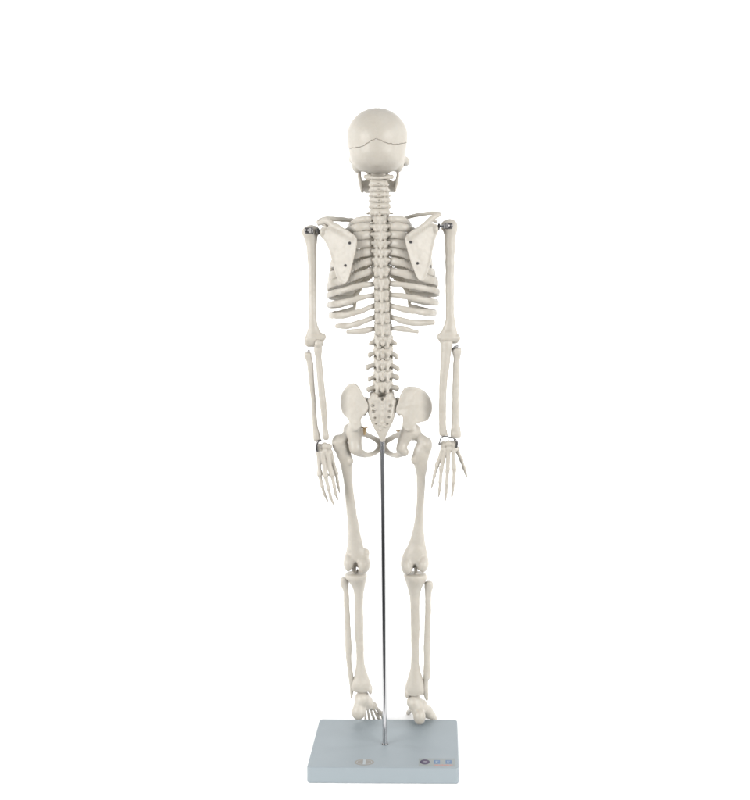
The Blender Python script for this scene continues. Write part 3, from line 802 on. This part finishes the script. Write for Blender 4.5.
# ------------------------------------------------------------------ pelvis
def build_pelvis():
    # sacrum and tailbone
    def ds(x, y):
        return 6.5 - 0.0045 * (y - 396) * (442 - y) + 0.02 * abs(x - 382) ** 1.5
    s = Solid(0.42)
    poly = [(374, 396), (382, 397), (391, 396), (396.6, 399.4), (397.2, 406), (395.6, 413), (393.4, 420), (390.6, 427), (387.4, 433), (385.4, 438), (383.6, 443.4), (381.2, 443.4), (379.4, 438), (377, 433), (373.4, 427), (370.4, 420), (368, 413), (366.4, 406), (367, 399.4)]
    s.add(plate(poly, lambda x, y: ds(x, y) + 5, 4.4, 0, rad=2.4), 0)
    s.add(rbox(W(382, 398.4, 24), (12.5, 8, 7.6), 3), 3)
    rg = np.random.RandomState(11)
    for q in range(14):
        y = rg.uniform(400, 430); x = 382 + rg.uniform(-1, 1) * (13.5 - (y - 400) * .3); r = rg.uniform(.8, 1.3)
        s.add(ell(W(x, y, ds(x, y) + .5), (r, 1.5, r * 1.3)), 1.2)
    s.add(chain([W(382.2, y, ds(382, y) + .6) for y in (399, 406, 413, 420, 427)], [1.5, 1.6, 1.5, 1.4, 1.1]), 1.5)
    for y in (402.5, 409, 415.6, 421.6):
        s.add(ell(W(382.2, y, ds(382, y) - 0.3), (1.5, 1.4, 2.0)), 0.8)
    for sx in (-1, 1):
        s.add(chain([W(382 + sx * 6.2, 396, 9), W(382 + sx * 7.2, 399.5, 8)], [2.4, 2.0], n=1), 1)
        xo = 382.2 + (8.6 if sx > 0 else -9.2)
        s.add(chain([W(382 + sx * 12.6, 401, ds(395, 401) + 1), W(382 + sx * 11.8, 409, ds(394, 409) + 1), W(382 + sx * 9.6, 419, ds(391, 419) + 1)], [1.8, 1.6, 1.3]), 1.5)
        for y, w, r in ((406, 8.4, 1.35), (411.8, 7.6, 1.3), (417.8, 6.8, 1.15), (424, 5.6, 0.95)):
            x = 382 + sx * w - (.5 if sx < 0 else 0)
            s.cut(ell(W(x + rg.uniform(-.4, .4), y + rg.uniform(-.4, .4), ds(x, y) + 0.4), (r * 1.5, 2.4, r * .9)), 0.9)
    s.add(chain(P((374, 395.4, 11), (372.6, 399, 10)), 3.0, n=1), 2); s.add(chain(P((390.6, 395.4, 11), (392, 399, 10)), 3.0, n=1), 2)
    s.cut(ell(W(382.2, 396.4, 6), (2.3, 6, 4.6)), 0.8)
    s.build('sacrum', BONE, skel)

    def dl(x, y):
        u = (368 - x)
        return 9 + u * 0.55 + 0.016 * u * u + 0.0022 * (y - 400) ** 2 - 3

    def dr(x, y):
        u = (x - 396)
        return 7 + u * 0.42 + 0.012 * u * u + 0.0022 * (y - 400) ** 2 - 3
    # hip bone on the picture's left
    pl = [(353.6, 383), (357.6, 385.4), (361, 390.6), (363.4, 396), (366.2, 400), (368.4, 405.6), (367.4, 411.4), (363.4, 415.2), (361, 419), (360.8, 426), (357, 430), (352.4, 428), (350.6, 422.4), (347.4, 418), (343.6, 415), (341.2, 409.4), (340.2, 402), (341.4, 394.4), (345.6, 387.4), (349.6, 384)]
    s = Solid(0.45)
    s.add(plate(pl, dl, 1.6, 0.7, 3.4, rad=1.5), 0)
    s.add(chain(P((365.6, 399, 12), (367, 406, 11), (364.4, 413, 14)), [2.2, 2.4, 2.4], n=3), 2)
    s.add(chain(P((356, 412, 22), (356.2, 421, 21.6), (355, 430, 24), (354.8, 441, 24), (355.6, 448.4, 22)), [4.2, 5.0, 7.4, 7.0, 6.6], n=4), 5)
    s.add(ell(W(352, 431, 31), (9, 8, 9)), 3)
    s.add(chain(P((358, 431, 33), (367, 435, 43), (376, 439.6, 52), (381.4, 444, 55)), [4.6, 2.8, 2.8, 3.4], n=4), 2)
    s.add(chain(P((358.6, 452, 23), (367, 455, 34), (375, 452.6, 47), (381.2, 446.6, 55)), [4.6, 2.6, 2.5, 3.4], n=4), 2)
    hl = s.build('hip_bone', BONE, skel)
    tube_mesh('ligament_wire', P((361.8, 426.8, 24), (364.6, 428.4, 20), (367.8, 427.2, 19)), [.8, .7, .5], BRASS, hl, n=4)
    tube_mesh('ligament_wire', P((364.2, 427.6, 22), (364.8, 431, 21.5), (364.6, 434.4, 24)), [1.6, 1.7, 1.0], BRASS, hl, n=4)
    pr = [(409.4, 386.4), (404.4, 388.4), (401.4, 393), (399, 399.6), (396.8, 405.4), (395.8, 410.8), (398.4, 414.2), (402.2, 416), (402.8, 421), (402.8, 427), (407, 431), (412.4, 429), (414.8, 424.6), (420, 422.4), (426.8, 420.4), (430.6, 415), (432.6, 407), (430.4, 398.4), (424.4, 391), (417, 387.4)]
    s = Solid(0.45)
    s.add(plate(pr, dr, 1.6, 0.7, 3.4, rad=1.5), 0)
    s.add(chain(P((397.8, 399.4, 12), (396.4, 406, 11), (399.4, 413, 14)), [2.2, 2.4, 2.4], n=3), 2)
    s.add(chain(P((408.4, 412, 19), (408.4, 422, 19.5), (408, 431, 23), (403.4, 441, 24), (401.2, 448.6, 22)), [4.6, 5.2, 7.2, 6.0, 5.2], n=4), 5)
    s.add(ell(W(413.4, 432, 30), (8, 8, 8.6)), 3)
    s.add(chain(P((406, 431, 33), (397.6, 435, 43), (388.6, 439.6, 52), (382.8, 444, 55)), [4.6, 2.8, 2.8, 3.4], n=4), 2)
    s.add(chain(P((404.4, 452, 23), (397, 455.2, 34), (389, 453.4, 47), (383, 446.6, 55)), [4.4, 2.6, 2.5, 3.4], n=4), 2)
    hr = s.build('hip_bone', BONE, skel)
    tube_mesh('ligament_wire', P((395.6, 429.6, 21), (398, 431.4, 20), (400.4, 429.4, 21)), [.6, .7, .6], BRASS, hr, n=4)


# ------------------------------------------------------------------ legs
def build_legs():
    s = Solid(0.5)
    s.add(stack([(440, 334, 346), (448, 334.6, 350), (456, 337.2, 351.8), (463, 340, 352.2), (470, 341.8, 352.2), (480, 343.4, 352.6), (500, 345.4, 354.8), (520, 347.1, 358), (533, 348, 360.2), (543, 347.8, 362.4), (550, 346.6, 365), (556, 345.2, 368), (562, 344.4, 369.6), (567, 345, 369.2)],
                [(440, 28), (480, 32), (520, 36), (567, 40)], [(440, .8), (465, .95), (530, .92), (552, .7), (567, .6)], 2.2), 0)
    s.add(chain(P((352, 431, 32), (345, 437, 29), (339, 442, 27)), [6.6, 5.2, 6.0]), 2)
    s.add(ell(W(337.4, 443, 26), (5.4, 6, 8.6)), 2.5)
    s.add(ell(W(350.4, 461, 26), (3, 3.4, 4.5)), 2)
    s.add(ell(W(348.4, 562.6, 35), (5.0, 9, 8.6)), 2)
    s.add(ell(W(363.4, 564.4, 35), (7.0, 9, 9.0)), 2)
    s.add(ell(W(366.8, 552.6, 38), (2.6, 3.4, 3.6)), 4)
    s.cut(ell(W(355.4, 570, 29), (3.2, 8.6, 7.4)), 1.4)
    s.build('thigh_bone', BONE, skel)
    s = Solid(0.5)
    s.add(stack([(442, 417, 431), (450, 413.6, 430.4), (457, 412.4, 429), (463, 413.4, 427.6), (470, 415.6, 426.8), (480, 416.9, 425.4), (500, 416.5, 424.2), (520, 414.7, 423.6), (533, 412.2, 424.2), (543, 408.8, 425.2), (550, 405.4, 426.4), (556, 402.6, 427.6), (563, 401, 428.4), (568, 401.4, 428)],
                [(442, 28), (480, 31), (520, 34), (568, 38)], [(440, .8), (465, .95), (530, .92), (552, .7), (567, .58)], 2.2), 0)
    s.add(chain(P((413, 432, 32), (420, 438, 29), (426, 443, 27)), [6.4, 5.2, 5.8]), 2)
    s.add(ell(W(427.2, 445, 26), (4.8, 6, 7.4)), 2.5)
    s.add(ell(W(413.8, 460, 26), (3, 3.4, 4.5)), 2)
    s.add(ell(W(406.8, 565.6, 33), (6.0, 9, 9.0)), 2)
    s.add(ell(W(423.2, 563.6, 33), (5.6, 9, 8.4)), 2)
    s.cut(ell(W(414.8, 572, 27), (3.3, 8.6, 7.6)), 1.4)
    s.build('thigh_bone', BONE, skel)
    # shins
    s = Solid(0.5)
    s.add(stack([(572.6, 347, 365), (574, 345, 367), (577.4, 345.4, 367.2), (581, 348.6, 366.2), (587, 352.4, 364.8), (595, 354, 363.6), (605, 354.5, 363.2), (630, 354.8, 363.6), (648, 355.9, 363.8), (660, 356.2, 364.0), (668, 355.8, 365.4), (676, 354.2, 368), (682, 351.6, 370.2), (687, 351.2, 371.4), (690.8, 352.4, 371.2)],
                [(572, 41), (600, 44), (691, 55)], [(572, .95), (580, .95), (590, .9), (600, 1.0), (665, .95), (690, .62)], 1.5), 0)
    s.add(chain(P((353.6, 575, 40), (354.4, 567, 38)), [2.4, 1.9], n=1), 1.2)
    s.add(chain(P((357, 575, 42), (357.6, 570, 42)), [1.6, 1.2], n=1), .8)
    s.add(ell(W(370.4, 690, 54), (2.4, 4, 4.4)), 1.5)
    s.build('shin_bone', BONE, skel)
    s = Solid(0.5)
    s.add(stack([(572.8, 405.6, 424), (574.4, 403.8, 426.4), (578, 404.4, 427), (582, 405.6, 425), (588, 407.4, 421.8), (596, 409.4, 420), (606, 410.2, 419.6), (630, 410.9, 419.6), (648, 411.2, 419.2), (662, 411.1, 419), (670, 410, 420), (677, 408, 422.4), (684, 406, 424), (690, 405, 424.6), (694.4, 406, 424.2)],
                [(572, 39), (600, 42), (694, 50)], [(572, .95), (580, .95), (590, .9), (600, 1.0), (665, .95), (692, .62)], 1.5), 0)
    s.add(chain(P((416.6, 578, 36), (415.6, 568, 34)), [2.1, 1.7], n=1), 1.2)
    s.add(ell(W(406.8, 693, 49), (2.4, 4, 5)), 1.5)
    s.build('shin_bone', BONE, skel)
    s = Solid(0.42)
    s.add(stack([(577, 342.6, 348), (579, 340.4, 349), (584, 340.3, 348.8), (588, 342, 348.8), (594, 343.6, 349), (610, 344.1, 349.6), (630, 344.9, 350.8), (648, 345.5, 351.6), (660, 346, 351.6), (672, 347.8, 352.8), (682, 349.2, 354), (690, 349.9, 353.8), (695.5, 350.2, 352.6), (698.4, 350.6, 351.8)],
                [(577, 42), (600, 45), (698, 55)], .9, .8), 0)
    s.build('calf_bone', BONE, skel)
    s = Solid(0.42)
    s.add(stack([(581, 426.6, 431.6), (583, 424.6, 433.2), (587, 424.2, 433.6), (591, 424.8, 432.2), (597, 425.2, 431.2), (610, 425, 431), (630, 424.4, 430.6), (648, 423.9, 430.2), (662, 423.9, 430.2), (677, 423.4, 430.2), (680, 423, 428.8), (688, 422.4, 428.4), (695, 423.8, 428.4), (700.4, 425.8, 428.2)],
                [(581, 40), (600, 43), (700, 51)], .9, .8), 0)
    s.build('calf_bone', BONE, skel)

    # ---- feet
    s = Solid(0.45)
    s.add(ell(W(362.6, 698, 56), (7.4, 8, 7.4)), 0)
    s.add(chain(P((361, 700, 56), (359.6, 707, 53), (358.4, 713, 51)), [6.2, 6.4, 6.0], n=3), 4)
    s.add(ell(W(358.6, 711.8, 50.5), (7.0, 6.4, 7.8)), 1.5)
    s.add(ell(W(368, 702.4, 63), (5.4, 7, 6.4)), 5); s.add(ell(W(373, 706, 70), (4.2, 6, 4.4)), 5)
    s.add(ell(W(365, 705, 62), (4, 6, 3.4)), 5)
    heads = [((374.6, 706, 70), (381.2, 713.6, 86), 2.3), ((372.4, 706.6, 70), (378.2, 717.4, 88), 1.45), ((369.8, 706.6, 69), (374.0, 719.4, 88), 1.4), ((367.2, 706.6, 67), (369.6, 721, 86), 1.4), ((364.6, 707, 65), (365.6, 722.4, 82), 1.4)]
    for a, b, r in heads:
        ray(s, a, b, r)
    foot = s.build('foot', BONE, skel)
    for (a, b, r) in heads:
        b = np.array(b); v = (b - np.array(a)) * np.array([.5, .5, 1])
        phalanges([b + v * .12, b + v * .5 + np.array([0, 1.0, 0]), b + v * .78 + np.array([0, 2.6, 0])], r * .9, foot, 'toe')
    s = Solid(0.45)
    s.add(ell(W(414, 701, 51), (7.2, 8, 7)), 0)
    s.add(chain(P((414.6, 703, 51), (417.6, 711, 47), (419.6, 717.6, 44)), [6.6, 6.2, 5.4], n=3), 4)
    s.add(ell(W(419.6, 716.4, 43), (6.2, 6.4, 8.0)), 1.5)
    s.add(ell(W(421.6, 706.6, 56), (6.6, 8, 7.0)), 5)
    s.add(ell(W(427.4, 711.6, 61), (5.8, 7, 6.2)), 5); s.add(ell(W(432, 715.4, 66), (4.0, 6, 4.0)), 5)
    s.add(ell(W(414, 708, 60), (5, 7, 5)), 2)
    heads = [((411, 709, 66), (408.8, 712, 92), 2.4), ((415.4, 709, 68), (415, 713, 94), 1.9), ((420, 710, 68), (421.4, 714.4, 94), 1.8), ((424.6, 712, 67), (428, 716, 91), 1.9), ((428, 713, 65), (434.2, 717, 82), 2.2)]
    for a, b, r in heads:
        ray(s, a, b, r)
    foot = s.build('foot', BONE, skel)
    for (a, b, r) in heads:
        b = np.array(b); v = (b - np.array(a)) * np.array([.45, .4, 1])
        phalanges([b + v * .12, b + v * .5 + np.array([0, .6, 0]), b + v * .78 + np.array([0, 1.6, 0])], r * .9, foot, 'toe')


# ------------------------------------------------------------------ stand
def build_stand():
    yaw = Matrix.Rotation(math.radians(-0.7), 4, 'Z')
    top = -489.0
    s = Solid(1.0)
    # a slab with rounded corners and soft edges
    bm = bmesh.new()
    hx, hy, hz = 72.6, 53.8, 7.5
    bmesh.ops.create_cube(bm, size=2.0, matrix=Matrix.Diagonal((hx, hy, hz, 1)))
    ve = [e for e in bm.edges if abs(e.verts[0].co.z - e.verts[1].co.z) > 1]
    bmesh.ops.bevel(bm, geom=ve, offset=3.6, segments=8, profile=.5, affect='EDGES')
    he = [e for e in bm.edges if e.is_manifold and e.calc_face_angle(0) > 1.2]
    bmesh.ops.bevel(bm, geom=he, offset=1.3, segments=5, profile=.5, affect='EDGES')
    bm.transform(Matrix.Translation((-43.4, 3.9, top - hz)) @ yaw)
    V = [v.co[:] for v in bm.verts]; F = [tuple(v.index for v in f.verts) for f in bm.faces]
    bm.free()
    base = mesh_obj('base', V, F, PAINT, stand, smooth=True)
    base.data.set_sharp_from_angle(angle=math.radians(30))
    wn = base.modifiers.new('normals', 'WEIGHTED_NORMAL'); wn.keep_sharp = True

    def on_top(x, y):          # measured position lying on the base's top
        k = -(top) / (y - AY)
        return np.array([(x - AX) * k, (k - 1) * D0, top])

    def decal(name, mat, ring, z0, z1, parent):
        n = len(ring)
        V = [(p[0], p[1], top + z1) for p in ring] + [(p[0], p[1], top + z0) for p in ring]
        F = [tuple(range(n))] + [(i, n + i, n + (i + 1) % n, (i + 1) % n) for i in range(n)]
        V = np.array(V)
        # ring is ordered anticlockwise seen from above
        return mesh_obj(name, V, F, mat, parent, smooth=False)

    def oval(c, rx, ry, n=48):
        return [(c[0] + rx * math.cos(2 * math.pi * i / n), c[1] + ry * math.sin(2 * math.pi * i / n)) for i in range(n)]

    def rect(c, rx, ry):
        return [(c[0] - rx, c[1] - ry), (c[0] + rx, c[1] - ry), (c[0] + rx, c[1] + ry), (c[0] - rx, c[1] + ry)]
    # rod with its foot
    rod = tube_mesh('rod', np.vstack([P((385, 744, 0)) + [0, 0, -4], P((382.2, 424, 10))]), 2.35, CHROME, stand, seg=64, n=1)
    c = on_top(385, 744)
    tube_mesh('rod_collar', [c + [0, 0, -.5], c + [0, 0, .7]], [3.1, 3.0], STEEL, stand, seg=40, n=1)
    # seal
    c = on_top(364.4, 762.2)
    seal = decal('seal', TAN, oval(c, 9.4, 6.4), -0.3, 0.10, stand)
    decal('seal_rim', LIGHT, oval(c, 7.4, 4.7), 0.0, 0.16, seal)
    decal('seal_field', TAN, oval(c, 6.9, 4.3), 0.0, 0.22, seal)
    decal('seal_emblem', LIGHT, rect(c, 1.3, 5.0), 0.0, 0.30, seal)
    # maker's sticker with round emblem, two blue squares and a red line of print
    c = on_top(437, 762.4)
    st = decal('sticker', PAPER, rect(c, 17.6, 8.2), -0.3, 0.10, stand)
    c = on_top(424.9, 762.0)
    decal('round_emblem', NAVY, oval(c, 4.7, 5.0), 0.0, 0.16, st)
    decal('round_emblem_centre', PLUM, oval(c + np.array([.3, .2, 0]), 2.6, 2.4), 0.0, 0.24, st)
    for a, b, w in ((-1.6, .5, .35), (-.5, .6, .4), (.6, .4, .35), (1.6, .6, .35), (.2, -1.4, 1.3)):
        decal('round_emblem_mark', LIGHT, rect(c + np.array([a, b, 0]), w, .55 if w < 1 else .22), 0.0, 0.30, st)
    for x in (437, 448.6):
        c = on_top(x, 762.0)
        decal('blue_square', BLUE, rect(c, 2.9, 3.6), 0.0, 0.16, st)
        for k, (a, b, w, h) in enumerate(((0, 1.4, 1.5, .22), (-.3, -.8, 1.0, .2), (-.9, .2, .2, 1.6))):
            decal('blue_square_mark', LIGHT, rect(c + np.array([a, b, 0]), w, h), 0.0, 0.22 + .03 * k, st)
    xs = np.linspace(434.4, 452, 12)
    for i, x in enumerate(xs):
        c = on_top(x, 765.2)
        decal('red_print', RED, rect(c, 0.55, .9 + .25 * (i % 3)), 0.0, 0.16, st)


build_skull()
build_spine()
build_ribs()
build_shoulders()
build_arms()
build_pelvis()
build_legs()
build_stand()

# ------------------------------------------------------------------ setting: seamless white sweep
prof = [(-0.19, 0.0)]
prof.append((1.0, 0.0))
for i in range(1, 17):
    a = math.radians(90 * i / 16)
    prof.append((1.0 + 0.8 * math.sin(a), 0.8 - 0.8 * math.cos(a)))
prof.append((1.8, 3.2))
V = []; F = []
for (y, z) in prof:
    V += [(-2.1, y, z), (2.1, y, z)]
for i in range(len(prof) - 1):
    F.append((2 * i, 2 * i + 1, 2 * i + 3, 2 * i + 2))
me = bpy.data.meshes.new('backdrop'); me.from_pydata(V, [], F); me.update()
me.polygons.foreach_set('use_smooth', [True] * len(me.polygons))
me.materials.append(WHITE)
bd = bpy.data.objects.new('backdrop', me); COL.objects.link(bd); bd['kind'] = 'structure'

# unseen grey table, added for the rod to reflect, and the dark studio floor below
TOP = plain_mat('added_table_grey', (0.22, 0.22, 0.22), 0.6, 0.0, 0.0002, 120, 0.1)
bm = bmesh.new()
bmesh.ops.create_cube(bm, size=1.0, matrix=Matrix.Translation((0, 0.365, -0.019)) @ Matrix.Diagonal((4.4, 1.27, 0.03, 1)))
bmesh.ops.bevel(bm, geom=bm.edges[:], offset=0.004, segments=3, affect='EDGES')
me = bpy.data.meshes.new('added_table_top'); bm.to_mesh(me); bm.free(); me.materials.append(TOP)
tb = bpy.data.objects.new('added_table_top', me); COL.objects.link(tb); tb['kind'] = 'structure'
ROOM = plain_mat('studio_floor', (0.075, 0.075, 0.078), 0.6, 0.0, 0.0003, 60, 0.2)
me = bpy.data.meshes.new('floor'); me.from_pydata([(-6, -6, -0.72), (6, -6, -0.72), (6, 4, -0.72), (-6, 4, -0.72)], [], [(0, 1, 2, 3)]); me.update()
me.materials.append(ROOM)
fl = bpy.data.objects.new('floor', me); COL.objects.link(fl); fl['kind'] = 'structure'

# ------------------------------------------------------------------ light
w = bpy.data.worlds.new('World'); SC.world = w; w.use_nodes = True
bg = w.node_tree.nodes['Background']
bg.inputs['Color'].default_value = (0.95, 0.97, 1.0, 1)
bg.inputs['Strength'].default_value = 0.32


def area(name, loc, target, sx, sy, power, color=(1, 1, 1)):
    l = bpy.data.lights.new(name, 'AREA'); l.shape = 'RECTANGLE'; l.size = sx; l.size_y = sy; l.energy = power; l.color = color
    o = bpy.data.objects.new(name, l); COL.objects.link(o)
    o.location = loc
    o.rotation_euler = (Vector(target) - Vector(loc)).to_track_quat('-Z', 'Y').to_euler()
    return o


area('softbox', (-1.95, -1.4, 0.88), (-0.05, 0, 0.40), 1.7, 1.2, 80, (1, 0.99, 0.97))
area('softbox', (1.85, -1.4, 0.88), (-0.05, 0, 0.40), 1.7, 1.2, 80, (1, 0.99, 0.97))
area('added_overhead_fill', (0, 0.2, 3.2), (0, 0.2, 0), 3.4, 2.6, 22)  # added fill from above to whiten the sheet, no known lamp
area('added_backdrop_fill', (-1.9, 0.5, 1.1), (0.1, 1.75, 0.9), 0.5, 1.8, 22)  # this pair is added to push the backdrop to white, no known lamps
area('added_backdrop_fill', (1.9, 0.5, 1.1), (-0.1, 1.75, 0.9), 0.5, 1.8, 22)

# ------------------------------------------------------------------ camera
cam = bpy.data.cameras.new('Camera'); co = bpy.data.objects.new('Camera', cam); COL.objects.link(co)
co.location = (0, -D0 * U, -FLOOR * U)
co.rotation_euler = (math.radians(90), 0, 0)
cam.sensor_fit = 'HORIZONTAL'; cam.sensor_width = 36.0
cam.lens = 36.0 * D0 / 750.0
cam.shift_x = (375 - AX) / 750.0
cam.shift_y = -(400 - AY) / 750.0
cam.clip_start = 0.01; cam.clip_end = 100
SC.camera = co
SC.view_settings.view_transform = 'Standard'
SC.view_settings.look = 'None'
SC.view_settings.exposure = 0.0
SC.view_settings.gamma = 1.0
SC.render.film_transparent = False
